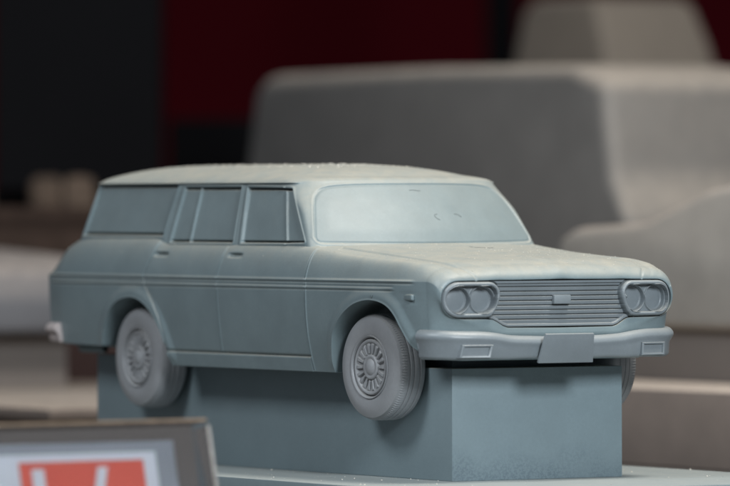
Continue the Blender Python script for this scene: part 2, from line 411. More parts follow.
# windscreen and rear glass
frm = np.zeros(CX.shape, bool); frm[:, :nfa + 22] = True
WS = []
wsr = [(.742, 1.068), (.738, 1.044), (.722, 1.030), (.680, 1.024), (.45, 1.020), (.2, 1.017), (0, 1.016)]
wst = [(0, 1.381), (.25, 1.380), (.42, 1.376), (.52, 1.368), (.585, 1.352), (.630, 1.322), (.662, 1.280), (.700, 1.19)]
hf = catmull(wst + wsr[:1] , 5)[:-1] + catmull(wsr, 5)
WS = hf + [(-a, b) for a, b in hf[::-1][1:-1]]
fy, fz = CY[frm], CZ[frm]; s_ = sdf(fy, fz, WS)
g = .0035 * np.exp(-(s_ / .007) ** 2) - .0050 * np.exp(-((s_ + .012) / .005) ** 2) + .006 * smooth(0, .10, -s_)
disp[frm] += g; w2 = wid[frm]; w2[s_ < -.008] = 9; wid[frm] = w2
rr_ = np.zeros(CX.shape, bool); rr_[:, nfa + nfb + nsd + 12:] = True
s_ = sdf(CY[rr_], CZ[rr_], [(-.62, 1.09), (.62, 1.09), (.56, 1.345), (-.56, 1.345)])
disp[rr_] -= .014 * (1 - smooth(-.006, .001, s_)); w3 = wid[rr_]; w3[s_ < -.004] = 8; wid[rr_] = w3
CXd = CX + NX * disp; CYd = CY + NY * disp
# roof cap
sp = 1 - np.linspace(0, 1, 90)[1:] ** 1.6
spx = -.68 + .86 * np.tanh((CX[-1] + .68) / 1.15); rX, rY, rZ = [], [], []
hwid = CX.shape[1]
fullx = np.r_[CX[-1], CX[-1][::-1][1:-1]]; fully = np.r_[CY[-1], -CY[-1][::-1][1:-1]]; kfr = np.fft.fftfreq(len(fullx))
def blur_ring(sg):          # corners of the roof's level lines round off towards the crown
    g_ = np.exp(-2 * (np.pi * kfr * sg) ** 2)
    return np.fft.ifft(np.fft.fft(fullx) * g_).real[:hwid], np.fft.ifft(np.fft.fft(fully) * g_).real[:hwid]
for s in sp:
    bx_, by_ = blur_ring(75 * (1 - s) ** .7 if s > 0 else 75); by_[0] = by_[-1] = 0
    spx = -.76 + .98 * np.tanh((bx_ + .76) / 1.12)
    rX.append(spx + s * (bx_ - spx)); rY.append(s * by_); rZ.append(np.full(CX.shape[1], 1.386 + .108 * (1 - s ** 2.8) ** .74))
# tip the roof slightly down towards the front and the tail
AX = np.vstack([CXd, rX]); AY = np.vstack([CYd, rY]); AZ = np.vstack([CZ, rZ])
n0 = len(zr)
fall = -.024 * smooth(-.2, .75, AX) - .006 * smooth(-1.4, -2.0, AX)
AZ[n0:] += fall[n0:] * smooth(1, .8, np.repeat(sp[:, None], AX.shape[1], 1))
hw = AX.shape[1]
Vr = np.stack([AX, -AY, AZ], -1); Vl = np.stack([AX, AY, AZ], -1)[:, ::-1][:, 1:-1]
G = np.concatenate([Vr, Vl], 1); V = G.reshape(-1, 3); NV = G.shape[1]; F = grid_faces(G.shape[0], NV, False, True)
Nn = vnormals(V, F); c0 = Nn.reshape(G.shape[0], NV, 3)[20, nfa + nfb + 200]
if c0[1] > 0: F = F[:, ::-1]; Nn = -Nn
Wid = np.zeros((G.shape[0], NV), int); Wid[:n0, :hw] = wid; Wid[:n0, hw:] = wid[:, ::-1][:, 1:-1]
fi = Wid.reshape(-1)[F].min(1) * (Wid.reshape(-1)[F].min(1) == Wid.reshape(-1)[F].max(1))
rowf = np.arange(len(F)) // NV; rg = V[F].mean(1)[:, 1] < 0
isroof = (rowf >= n0 - 1)
np_mesh('pillars', V, F[(fi == 0) & ~isroof], M_body, car, Nn)
np_mesh('roof', V, F[isroof], M_body, car, Nn)
np_mesh('windscreen', V, F[(fi == 9) & ~isroof], M_screen, car, Nn)
np_mesh('rear_window', V, F[(fi == 8) & ~isroof], M_body, car, Nn)
for s in (True, False):
    for i, nm in ((1, 'side_window'), (2, 'side_window'), (3, 'side_window'), (4, 'side_window'), (5, 'vent_window')):
        np_mesh(nm, V, F[(fi == i) & ~isroof & (rg == s)], M_body, car, Nn)
cab_V, cab_N = V, Nn

# ------------------------------------------------------------------ front fascia (bezels, lenses, grille)
def fascia_x(y): return 2.322 - .050 * (np.abs(y) / .8) ** 2
def full_outline(): 
    h = [tuple(p) for p in OH]; return h + [(-a, b) for a, b in h[::-1][1:-1]]
yy = np.arange(-.79, .7901, .0021); zz = np.arange(.548, .846, .0019)
FY, FZ = np.meshgrid(yy, zz, indexing='ij'); AYy = np.abs(FY)
O = sdf(AYy, FZ, [(-1, .560)] + [tuple(p) for p in OH[1:-1]] + [(-1, .834)]) + .005
bz = [(.47, .625), (.50, .620), (.668, .620)]
for k in range(1, 20):
    a = -math.pi / 2 + math.pi * k / 19; bz.append((.668 + .101 * math.cos(a), .721 + .101 * math.sin(a)))
for k in range(0, 12):
    a = math.pi / 2 + math.radians(110) * k / 11; bz.append((.478 + .072 * math.cos(a), .750 + .072 * math.sin(a)))
bz += [(.428, .680), (.448, .645)]
Bz = sdf(AYy, FZ, bz)
pitch = .0262
ph = ((FZ - .582) % pitch) / pitch
bar = -.028 + .016 * np.clip(smooth(0, .20, ph) * (1 - smooth(.88, 1.0, ph)), 0, 1) - .006 * (1 - ph)
h = bar
frame = smooth(-.020, -.014, O) ; h = np.where(O > -.020, np.maximum(h, -.034 + .030 * frame), h)
gap = smooth(.0, .006, Bz) * (1 - smooth(.006, .014, Bz)); h = np.where((Bz > 0) & (O < -.0), h - .018 * gap, h)
rim = -.006 + .026 * np.sqrt(np.clip(1 - ((Bz + .014) / .0145) ** 2, 0, 1))
web = -.022 + .0 * Bz
hb = np.where(Bz > -.024, np.maximum(rim, web), web)
for cy_ in (.664, .508):
    r_ = np.hypot(AYy - cy_, FZ - .721)
    lens = -.046 + .006 * (1 - np.clip(r_ / .064, 0, 1) ** 2) + .006 * np.exp(-((r_ - .0655) / .003) ** 2) - .10 * (AYy - cy_) * np.sign(FY) * 0
    wall = smooth(.068, .073, r_)
    ringup = .012 * np.exp(-((r_ - .077) / .005) ** 2)
    hb = np.where(r_ < .074, lens * (1 - wall) + (web + .008) * wall, hb + ringup * (Bz < -.02))
h = np.where(Bz < 0, hb, h)
h = np.where(O > 0, -.036 * 1 - .03 * smooth(0, .006, O), h)
FX = fascia_x(FY) + h - .028 * smooth(.68, .80, AYy) ** 1.5
V = np.stack([FX, FY, FZ], -1).reshape(-1, 3); F = grid_faces(len(yy), len(zz)); Nn = vnormals(V, F)
if Nn[len(V) // 2][0] < 0: F = F[:, ::-1]; Nn = -Nn
mc = V[F].mean(1); Of = O.reshape(-1)[F].mean(1); Bf = Bz.reshape(-1)[F].mean(1); am = np.abs(mc[:, 1])
keep = Of < .010
lensid = np.zeros(len(F), int)
for i, cy_ in enumerate((.664, .508)): lensid[np.hypot(am - cy_, mc[:, 2] - .721) < .066] = i + 1
gr = np_mesh('grille', V, F[keep & (Bf > .004)], M_trim, car, Nn)
for s in (-1, 1):
    k_ = keep & (Bf <= .004) & (lensid == 0) & (mc[:, 1] * s > 0)
    bo = np_mesh('headlight_bezel', V, F[k_], M_trim, car, Nn)
    for i in (1, 2):
        np_mesh('headlight', V, F[keep & (lensid == i) & (mc[:, 1] * s > 0)], M_trim, bo, Nn)
bm = bmesh.new(); bevbox(bm, (2.318, 0, .719), (.03, .112, .050), .005, 2); pass
bm_obj('emblem', bm, M_trim, gr)
# blanking wall behind the grille
# ------------------------------------------------------------------ bumpers
def bumper(name, keys, ztop, zbot, m, sgn):
    yk = np.array([k[0] for k in keys]); xk = np.array([k[1] for k in keys])
    half = np.stack([xk, yk], 1); sgl = np.r_[0, np.cumsum(np.hypot(*np.diff(half, axis=0).T))]
    n = 110; uu = np.linspace(0, sgl[-1], n)
    px = np.interp(uu, sgl, xk); py = np.interp(uu, sgl, yk)
    for _ in range(24): px[1:-1] = (px[:-2] + 2 * px[1:-1] + px[2:]) / 4; py[1:-1] = (py[:-2] + 2 * py[1:-1] + py[2:]) / 4
    px = np.r_[px[::-1], px[1:]]; py = np.r_[-py[::-1], py[1:]]
    tx = np.gradient(px); ty = np.gradient(py); l = np.hypot(tx, ty); nx_, ny_ = ty / l, -tx / l
    zt = ztop(np.abs(py)); zb = zbot(np.abs(py))
    prof = [(-.055, 1, -.004), (-.040, 1, .000), (-.026, 1, -.001), (-.012, 1, -.008), (-.002, 1, -.019), (.005, 1, -.032), (.006, 1, -.044), (.001, 1, -.056), (-.002, .5, 0), (-.006, 0, .020), (-.011, 0, .009), (-.020, 0, .002), (-.034, 0, -.001), (-.060, 0, .0)]
    rows = []
    for o_, w_, dz in prof:
        zc_ = zt * w_ + zb * (1 - w_) + dz
        o_ = o_ - (.016 * smooth(.60, .845, np.abs(py)) if w_ < .6 else 0)
        rows.append(np.stack([px * sgn + nx_ * o_ * sgn, py + ny_ * o_, zc_], -1))
    G_ = np.stack(rows, 1)
    # soft hand-finished unevenness
    G_[..., 2] += .0015 * np.sin(G_[..., 1] * 23 + 1.3)
    V_ = G_.reshape(-1, 3); F_ = grid_faces(G_.shape[0], G_.shape[1], False, True)
    bm = bmesh.new(); vs = [bm.verts.new(v) for v in V_]
    for f in F_: bm.faces.new([vs[i] for i in f])
    k = G_.shape[1]
    bm.faces.new(vs[:k]); bm.faces.new(vs[-k:][::-1])
    bmesh.ops.bevel(bm, geom=[e for e in bm.edges if len(e.link_faces) == 2 and any(len(f.verts) > 4 for f in e.link_faces)], offset=.006, segments=2, affect='EDGES')
    return bm_obj(name, bm, m, car, auto=60)
bk = [(0, 2.392), (.3, 2.388), (.5, 2.372), (.62, 2.352), (.71, 2.322), (.77, 2.285), (.815, 2.235), (.838, 2.18), (.846, 2.12)]
fb = bumper('front_bumper', bk, keyed([(-.1, .514), (.28, .516), (.36, .522), (.46, .538), (.6, .546), (.9, .556)], .025), keyed([(-.1, .388), (1, .386)], .02), M_trim, 1)
bkr = [(0, 2.43), (.4, 2.42), (.65, 2.385), (.76, 2.35), (.82, 2.30), (.836, 2.23), (.84, 2.12)]
bumper('rear_bumper', bkr, keyed([(-.1, .525), (1, .525)], .02), keyed([(-.1, .405), (1, .405)], .02), M_bump2, -1)
# licence plate, slightly tilted, lower edge forward
bm = bmesh.new()
vs = bevbox(bm, (0, 0, 0), (.020, .345, .172), .006, 2)
for v in bm.verts: v.co.y *= 1.0 - .06 * (v.co.z / .08)
bmesh.ops.transform(bm, matrix=Matrix.Translation((2.425, -.030, .447)) @ Matrix.Rotation(math.radians(17), 4, 'Y'), verts=bm.verts)
bm_obj('licence_plate', bm, M_trim, fb)
# turn lamps in the bumper: a raised frame with a sunken lens
for s in (-1, 1):
    bm = bmesh.new(); yc = .592 * s
    q = [(-.098, -.036), (.082, -.036), (.098, .036), (-.082, .036)]
    if s > 0: q = [(-a, b) for a, b in q][::-1]
    if s > 0: q = [(-.09, -.036), (.09, -.036), (.094, .036), (-.086, .036)]
    def lampring(sc_, dx):
        return [bm.verts.new((float(np.interp(abs(yc + a * sc_), [k[0] for k in bk], [k[1] for k in bk])) + dx, yc + a * (sc_ if sc_ > .8 else sc_), .434 + b * (sc_ if sc_ > .9 else sc_ - .12))) for a, b in q]
    lv = [lampring(1.04, -.02), lampring(1.0, .012), lampring(.93, .014), lampring(.84, .011), lampring(.80, .001)]
    for A_, B_ in zip(lv[:-1], lv[1:]):
        for k in range(4): bm.faces.new((A_[k], A_[(k + 1) % 4], B_[(k + 1) % 4], B_[k]))
    bm.faces.new(lv[-1])
    bmesh.ops.subdivide_edges(bm, edges=bm.edges[:], cuts=1)
    bm_obj('turn_lamp', bm, M_trim, fb, auto=25)
# tailpipe
bm = bmesh.new(); lathe(bm, [(.020, -.30), (.026, -.29), (.026, .0), (.020, .002), (.018, -.05)], 20)
bmesh.ops.rotate(bm, cent=(0, 0, 0), matrix=Matrix.Rotation(math.radians(-90), 3, 'Z'), verts=bm.verts)
bmesh.ops.translate(bm, vec=(-2.22, -.60, .365), verts=bm.verts)
bm_obj('tailpipe', bm, M_body, car)

# ------------------------------------------------------------------ wheels
def make_tyre():
    bm = bmesh.new(); R_ = .305
    prof = [(.168, .150), (.176, .186), (.181, .187), (.187, .190), (.194, .191), (.225, .196), (.262, .192), (.280, .183), (.2845, .1815), (.288, .180), (.2935, .171), (.2985, .159), (.3005, .153)]
    def gro(h_, w=.004, dp=.007): return [(.3035, h_ + w + .003), (.3035 - dp * .2, h_ + w), (.3035 - dp, h_ + w * .5), (.3035 - dp, h_ - w * .5), (.3035 - dp * .2, h_ - w), (.3040, h_ - w - .003)]
    for h_ in (.120, .090, .050): prof += gro(h_, .003, .005)
    prof += [(.3005, .022), (.297, .014), (.285, .004), (.26, -.004), (.20, -.004), (.13, .01), (.0, .01)]
    n = 240
    def rf(r, h_, k):
        if r > .2925 and .150 < h_ < .1735: return r + (.0022 if k % 2 else -.0022)
        return r
    lathe(bm, prof, n, rfun=rf); return bm
def make_rim():
    bm = bmesh.new()
    lathe(bm, [(.0001, .150), (.06, .150), (.160, .146), (.164, .170), (.172, .192), (.179, .196), (.183, .180), (.15, .1)], 96); return bm
def make_cap():
    bm = bmesh.new(); n = 480; nrib = 18
    prof = [(.0001, .186), (.012, .1855), (.024, .183), (.036, .177), (.044, .170), (.048, .1715), (.053, .1735), (.060, .1735), (.064, .170), (.067, .160), (.073, .156), (.080, .155), (.095, .156), (.110, .158), (.120, .160), (.126, .164), (.130, .170), (.136, .173), (.142, .172), (.147, .164), (.149, .150)]
    rings_ = []
    for r, h_ in prof:
        rg_ = []
        for k in range(n):
            a = 2 * math.pi * k / n; hh = h_
            if .070 < r < .123:
                t = (k / n * nrib) % 1; wd = .5 - .5 * math.cos(2 * math.pi * t); wd = min(1, max(0, (wd - .35) / .3))
                hh = h_ + .014 * wd * (1 - max(0, (r - .116) / .02)) * min(1, (r - .064) / .01)
            r2 = r * 1.09; rg_.append(bm.verts.new((r2 * math.cos(a), -hh - .016, r2 * math.sin(a))))
        rings_.append(rg_)
    for a_, b_ in zip(rings_[:-1], rings_[1:]):
        for k in range(n): bm.faces.new((a_[k], a_[(k + 1) % n], b_[(k + 1) % n], b_[k]))
    return bm
proto = None
for (x, s, st) in ((1.525, -1, 3.5), (-1.172, -1, 0), (1.525, 1, 7), (-1.172, 1, 0)):
    if proto is None:
        w_ = bm_obj('wheel', make_rim(), M_wheel, car); t_ = bm_obj('tyre', make_tyre(), M_wheel, w_, auto=30); c_ = bm_obj('hubcap', make_cap(), M_wheel, w_, auto=40)
        proto = (w_, t_, c_)
    else:
        w_ = proto[0].copy(); col.objects.link(w_); w_.parent = car
        for q in proto[1:]:
            c_ = q.copy(); col.objects.link(c_); c_.parent = w_
    w_.location = (x, s * (.640 if (s > 0 and x > 0) else .602), .332)
    w_.rotation_euler = (0, math.radians(random.uniform(0, 90)), (math.pi if s > 0 else 0) + math.radians(st))

# ------------------------------------------------------------------ block and base plate it stands on
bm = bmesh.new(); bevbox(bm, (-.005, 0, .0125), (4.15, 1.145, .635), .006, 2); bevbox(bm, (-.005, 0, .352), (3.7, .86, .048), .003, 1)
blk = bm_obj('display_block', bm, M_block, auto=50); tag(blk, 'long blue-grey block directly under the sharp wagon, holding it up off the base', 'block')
bm = bmesh.new(); bevbox(bm, (.2, .06, -.385), (6.0, 2.72, .16), .012, 2)
pl = bm_obj('base_plate', bm, M_plate, auto=50); tag(pl, 'dusty blue-grey base plate under the block of the sharp wagon', 'base plate')

# ------------------------------------------------------------------ dust crumbs and fibres lying on the model
M_crumb = plain('dust_crumbs', (.60, .57, .51), .9, 30, .25)
M_fib = plain('fibre_dark', (.07, .08, .08), .8)
cv, cf = [], []
def crumb(p, r):
    k = len(cv); b = 1 + .8 * rng.random()
    ax_ = rng.normal(size=(6, 3)) * .25
    base_ = np.array([[1, 0, 0], [-1, 0, 0], [0, 1, 0], [0, -1, 0], [0, 0, .7], [0, 0, -.7]]) + ax_
    for q in base_: cv.append(np.array(p) + q * r * np.array([b, 1, 1]))
    for f in ((0, 2, 4), (2, 1, 4), (1, 3, 4), (3, 0, 4), (2, 0, 5), (1, 2, 5), (3, 1, 5), (0, 3, 5)): cf.append(tuple(k + i for i in f))
def scatter(Vv, Nv, n, cond, rmin=.0015, rmax=.0045):
    idx = np.nonzero(cond(Vv, Nv))[0]
    p_ = np.full(len(idx), 1.0); pick = rng.choice(idx, n)
    for i in pick:
        r = rmin + (rmax - rmin) * rng.random() ** 3.5; crumb(Vv[i] + Nv[i] * r * .4 + np.array([rng.normal() * .002, rng.normal() * .002, 0]), r)
scatter(cab_V, cab_N, 420, lambda v, n: (v[:, 2] > 1.47))
scatter(cab_V, cab_N, 520, lambda v, n: (v[:, 2] > 1.470) & (v[:, 0] > -1.2) & (v[:, 0] < .5), .0016, .0062)
scatter(body_V, body_N, 330, lambda v, n: (n[:, 2] > .85) & (v[:, 0] > .95), .0012, .0034)
scatter(body_V, body_N, 60, lambda v, n: (n[:, 2] > .3) & (v[:, 0] < 1.2) & (np.abs(v[:, 1]) > .72) & (v[:, 2] > .84))
scatter(body_V, body_N, 150, lambda v, n: (n[:, 2] > .8) & (v[:, 0] > 1.3) & (v[:, 1] > .0), .0014, .0042)
for _ in range(260):
    x, y = rng.uniform(-2.7, 3.1), rng.choice([rng.uniform(-1.28, -.6), rng.uniform(.6, 1.4), rng.uniform(-1.28, 1.4)])
    if abs(y) < .6 and x < 2.1: continue
    crumb((x, y, -.303), .002 + .005 * rng.random() ** 4)
np_mesh_c = bpy.data.meshes.new('dust'); np_mesh_c.from_pydata([tuple(v) for v in cv], [], cf); np_mesh_c.materials.append(M_crumb)
od = bpy.data.objects.new('dust', np_mesh_c); col.objects.link(od); tag(od, 'pale dust specks on the roof, hood and base plate of the sharp wagon', 'dust', kind='stuff')
def fibre(pts, Vv, Nv, r=.0009):
    cu = bpy.data.curves.new('fibre', 'CURVE'); cu.dimensions = '3D'; cu.bevel_depth = r; cu.bevel_resolution = 1
    s_ = cu.splines.new('BEZIER'); s_.bezier_points.add(len(pts) - 1)
    for bp_, (x, y, z) in zip(s_.bezier_points, pts):
        i = np.argmin(((Vv - np.array([x, y, z])) ** 2).sum(1)); bp_.co = Vv[i] + Nv[i] * r * 1.6; bp_.handle_left_type = bp_.handle_right_type = 'AUTO'
    o = bpy.data.objects.new('fibre', cu); return o, cu
fib = []
for pts, VV, NN_ in (([(.7, -.04, 1.30), (.7, -.01, 1.295), (.7, .02, 1.285), (.7, .035, 1.29)], cab_V, cab_N),
                     ([(.8, .08, 1.15), (.8, .055, 1.135), (.8, .06, 1.115), (.8, .085, 1.10)], cab_V, cab_N),
                     ([(.8, .20, 1.16), (.8, .22, 1.15), (.8, .24, 1.135)], cab_V, cab_N),
                     ([(1.3, .02, .98), (1.33, .05, .98), (1.30, .09, .98), (1.33, .13, .98), (1.31, .18, .98)], body_V, body_N),
                     ([(1.66, -.85, .74), (1.67, -.85, .725), (1.685, -.85, .74)], body_V, body_N)):
    o, cu = fibre(pts, VV, NN_); col.objects.link(o); fib.append(o)
bpy.context.view_layer.update(); dg = bpy.context.evaluated_depsgraph_get()
bm = bmesh.new()
for o in fib:
    me = bpy.data.meshes.new_from_object(o.evaluated_get(dg)); bm.from_mesh(me)
for o in fib: bpy.data.objects.remove(o)
ff = bm_obj('lint', bm, M_fib); tag(ff, 'thin dark hairs of lint stuck to the windscreen and hood of the sharp wagon', 'lint', kind='stuff')

# ------------------------------------------------------------------ SETTING
def box_struct(name, c, s, m, bev=0.0, kind='structure'):
    bm = bmesh.new(); bevbox(bm, c, s, bev, 2) if bev else bevbox(bm, c, s, 0)
    o = bm_obj(name, bm, m, auto=40)
    if kind: o['kind'] = kind
    return o
AZ = math.radians(-31.0)
dv = Vector((math.cos(AZ), math.sin(AZ), 0)); rv = Vector((-math.sin(AZ), math.cos(AZ), 0))   # towards camera / to the right
def place(depth, right, z=0): return Vector((0, 0, z)) - dv * depth + rv * right              # depth behind the car centre
BG = 0
def rbox(name, depth, right, z0, z1, w, dep, m, rz=AZ, bev=.02, kind=None):
    bm = bmesh.new(); bevbox(bm, (0, 0, (z1 - z0) / 2), (dep, w, z1 - z0), bev, 3)
    o = bm_obj(name, bm, m, auto=50); p = place(depth, right); o.location = (p.x, p.y, z0); o.rotation_euler = (0, 0, rz)
    if kind: o['kind'] = kind
    return o
M_table = plain('table_top', (.085, .075, .07), .7, .8, .1)
M_riser = plain('riser_face', (.33, .27, .24), .75, 1.0, .1)
M_wall = plain('dark_red_wall', (.078, .0040, .008), .95, .2, .25, spec=.05)
M_black = plain('near_black', (.006, .006, .007), .95, .5, .2, spec=.05)
rbox('table', 6, 0, -.62, -.465, 60, 40, M_table, kind='structure')
rbox('wall', 42, 0, -.46, 22, 70, .5, M_wall, kind='structure')
# second display step behind
rbox('display_step', 15.2, 0, -.46, -.175, 40, 20, M_riser, bev=.03, kind='structure')
rbox('upper_step', 22.5, 0, -.149, 1.35, 30, 11, M_black, bev=.03, kind='structure')

def vehicle(name, label, cat, prof, width, m, windows=(), wheels=(), loc=(0, 0, 0), rz=0, tumble=.12, belt=.95, bev=.05, wz=.30, wr=.30, extra=None, front_w=None):
    """prof: (x, z) outline from the side, extruded across and rounded; windows: quads (x,z) on both sides"""
    root = empty(name, loc, rz); tag(root, label, cat)
    top_ = max(p[1] for p in prof)
    def yw(z): return width / 2 - (tumble * max(0, (z - belt)) / max(.01, top_ - belt))
    bm = bmesh.new()
    A_ = [bm.verts.new((x, -yw(z), z)) for x, z in prof]; B_ = [bm.verts.new((x, yw(z), z)) for x, z in prof]
    bm.faces.new(A_); bm.faces.new(B_[::-1]); n = len(prof)
    for i in range(n): bm.faces.new((A_[i], B_[i], B_[(i + 1) % n], A_[(i + 1) % n]))
    bmesh.ops.recalc_face_normals(bm, faces=bm.faces)
    bmesh.ops.bevel(bm, geom=bm.edges[:], offset=bev, segments=4, profile=.5, affect='EDGES', clamp_overlap=True)
    bm_obj('body', bm, m, root, auto=45)
    for q in windows:
        for s in (-1, 1):
            bm = bmesh.new(); cx = sum(p[0] for p in q) / len(q); cz = sum(p[1] for p in q) / len(q)
            o1 = [bm.verts.new((x, s * (yw(z) - .012), z)) for x, z in q]
            o2 = [bm.verts.new((x, s * (yw(z) + .010), z)) for x, z in q]
            o3 = [bm.verts.new((cx + (x - cx) * .93, s * (yw(cz + (z - cz) * .9) + .010), cz + (z - cz) * .9)) for x, z in q]
            o4 = [bm.verts.new((cx + (x - cx) * .92, s * (yw(cz + (z - cz) * .89) + .002), cz + (z - cz) * .89)) for x, z in q]
            k = len(q)
            for a, b in ((o1, o2), (o2, o3), (o3, o4)):
                for i in range(k): bm.faces.new((a[i], a[(i + 1) % k], b[(i + 1) % k], b[i]))
            bm.faces.new(o4); bm_obj('window', bm, m, root)
    if front_w:
        (xa, za), (xb, zb_) = front_w
        bm = bmesh.new(); nrm = Vector((zb_ - za, 0, xa - xb)).normalized() * -1
        if nrm.x < 0: nrm = -nrm
        wa, wb = yw(za) - .12, yw(zb_) - .12
        c4 = [Vector((xa, -wa, za)), Vector((xa, wa, za)), Vector((xb, wb, zb_)), Vector((xb, -wb, zb_))]
        ce = sum(c4, Vector()) / 4
        L_ = [[bm.verts.new(p + nrm * o_ + (ce - p) * f_) for p in c4] for o_, f_ in ((-.01, 0), (.012, 0), (.012, .05), (.004, .06))]
        for a, b in zip(L_[:-1], L_[1:]):
            for i in range(4): bm.faces.new((a[i], a[(i + 1) % 4], b[(i + 1) % 4], b[i]))
        bm.faces.new(L_[-1]); bm_obj('windscreen', bm, m, root)
    for x in wheels:
        for s in (-1, 1):
            bm = bmesh.new(); lathe(bm, [(.001, .07), (.12, .075), (.15, .06), (.17, .09), (wr - .02, .09), (wr, .07), (wr, -.07), (wr - .03, -.09), (.001, -.09)], 40)
            o = bm_obj('wheel', bm, m, root, auto=35); o.location = (x, s * (width / 2 - .07), wz)
            if s > 0: o.rotation_euler = (0, 0, math.pi)
    return root
M_van = resin('van_grey', (.150, .146, .141), rough=.5, dust_light_amt=1, dust=(.66, .57, .48), lo=.25)  # strong pale dust colour also paints the light along the roof
M_sedan = resin('sedan_beige_grey', (.30, .285, .262), rough=.6, dust_light_amt=.8, dust=(.46, .38, .32), lo=.15)
M_cabp = resin('rear_cab_beige', (.24, .205, .17), rough=.6, dust_light_amt=.8, dust=(.42, .35, .28), lo=.15)
M_left = resin('left_car_grey', (.115, .118, .13), rough=.6, dust_light_amt=.9, dust=(.46, .40, .36), lo=.15)
M_greyb = plain('grey_brown_block', (.17, .150, .138), .7, 1.5, .1)
M_pbase = resin('base_painted_top_light', (.20, .165, .145), rough=.6, dust_light_amt=1, dust=(.48, .41, .35), lo=.2)  # dust colour paints the lit top lighter than the sides
M_brown = plain('dark_brown_model', (.045, .030, .024), .8, 6, .7, spec=.1)
M_tan = plain('tan_seat', (.105, .075, .056), .9, 9, .6)
M_mar = plain('maroon_box', (.030, .012, .010), .7, 1, .2)

# the large van
p = place(9, 2.02)         # its near front corner
fx, fy = 2.55, .92
van_c = p - Vector((fx, -fy, 0))
van = vehicle('model_van', 'large blurred grey primer van behind the sharp wagon, its pale roof above the wagon roof', 'model van',
    [(-3.15, .35), (-3.17, 1.1), (-3.14, 2.28), (-2.95, 2.40), (-.5, 2.42), (1.6, 2.40), (2.05, 2.28), (2.30, 1.55), (2.52, 1.25), (2.60, .95), (2.60, .35)],
    1.84, M_van, windows=[],
    wheels=(-1.6, 1.65), loc=(van_c.x, van_c.y, -.12), bev=.27, tumble=.16, belt=1.2, front_w=None)
# pale cab on the step behind it
p = place(16.5, 2.06)
cab2 = vehicle('model_truck', 'small blurred beige cab above the big grey van, cut by the top of the photo', 'model truck',
    [(-2.2, .3), (-2.2, .85), (-1.28, .9), (-1.20, 1.55), (-1.05, 1.64), (-.15, 1.64), (-.02, 1.58), (.16, 1.25), (.26, .95), (1.25, .85), (1.35, .3)],
    1.20, M_cabp, windows=[], wheels=(-1.6, .8), loc=(p.x - .05, p.y + .6, 1.35), bev=.12, tumble=.10, belt=.9, front_w=None)
# sedan on the right
p = place(6, 1.41)
sed = vehicle('model_sedan', 'blurred beige-grey sedan model at the right behind the wagon nose, cut by the picture edge', 'model sedan',
    [(-2.3, .25), (-2.36, .60), (-2.30, .86), (-2.1, .93), (-1.25, .97), (-.65, 1.19), (-.3, 1.235), (.7, 1.23), (1.25, .98), (2.2, .86), (2.3, .6), (2.3, .25)],
    1.66, M_sedan, windows=[],
    wheels=(), loc=(p.x + 2.15, p.y + .95, .15), bev=.07, tumble=.14, belt=.95, wz=.28, wr=.27)
bm = bmesh.new(); bevbox(bm, (0, 0, 0), (3.9, 1.45, .45), .01)
o = bm_obj('display_block', bm, M_greyb, auto=50); o.location = (p.x + 2.15, p.y + .95, .272); tag(o, 'blurred grey-brown block under the beige-grey sedan at the right', 'block')
bm = bmesh.new(); bevbox(bm, (0, 0, 0), (6.4, 3.4, .505), .02)
o = bm_obj('base_plate', bm, M_pbase, auto=50); o.location = (p.x + 1.0, p.y + .85, -.207); tag(o, 'blurred pale base plate under the block of the sedan at the right', 'base plate')
# car on the left, only its nose in view
p = place(6, -1.95)
lf = vehicle('model_coupe', 'blurred pale hooded car nose at the left edge, beside the tail of the sharp wagon', 'model coupe',
    [(-2.1, .25), (-2.2, .7), (-2.0, .95), (-1.8, 1.20), (-1.1, 1.20), (-.7, .90), (1.6, .80), (2.00, .70), (2.1, .50), (2.1, .25)],
    1.64, M_left, windows=[], wheels=(), loc=(p.x - 4.05, p.y + .65, .06), bev=.07, tumble=.14, belt=.9, wz=.28, wr=.27)
bm = bmesh.new(); bevbox(bm, (0, 0, 0), (3.2, 1.20, .39), .01)
o = bm_obj('display_block', bm, M_greyb, auto=50); o.location = (p.x - 3.9, p.y + .65, .096); tag(o, 'blurred grey-brown block under the pale car nose at the left edge', 'block')
bm = bmesh.new(); bevbox(bm, (0, 0, 0), (5.6, 3.2, .075), .02)
o = bm_obj('base_plate', bm, M_pbase, auto=50); o.location = (p.x - 1.2, p.y + .6, -.136); tag(o, 'blurred pale base plate at the left, under the block of the pale car nose', 'base plate')
bm = bmesh.new(); bevbox(bm, (0, 0, .35), (1.6, 1.6, .7), .03)  # added box, stands in for the dark gap between the models
o = bm_obj('gap_filler_box', bm, M_mar, auto=50); q = place(11, -1.75); o.location = (q.x, q.y, -.174); o.rotation_euler = (0, 0, AZ); tag(o, 'added dark maroon box filling the gap behind the tail of the sharp wagon', 'box')
# open brown model with tan seats, far left
q = place(13, -2.65)
jp = vehicle('model_jeep', 'blurred dark brown open model with tan seats at the left, behind the pale car nose', 'model jeep',
    [(-1.6, .4), (-1.6, 1.05), (-.9, 1.10), (.5, 1.05), (.7, 1.12), (1.9, 1.0), (1.9, .4)], 1.7, M_brown, wheels=(-1.1, 1.2), loc=(q.x, q.y, .04), rz=math.radians(-15), bev=.06, tumble=.02, belt=1.0)
for sx_, sy_ in ((.35, -.42), (.35, .42), (-.75, -.42), (-.75, .42)):
    bm = bmesh.new(); bevbox(bm, (sx_, sy_, 1.22), (.20, .27, .40), .098, 5, rot=Matrix.Rotation(math.radians(-12), 3, 'Y')); bm_obj('seat', bm, M_tan, jp)
bm = bmesh.new(); bevbox(bm, (.95, 0, 1.10), (.10, 1.4, .16), .03, 3); bm_obj('dashboard', bm, M_brown, jp)
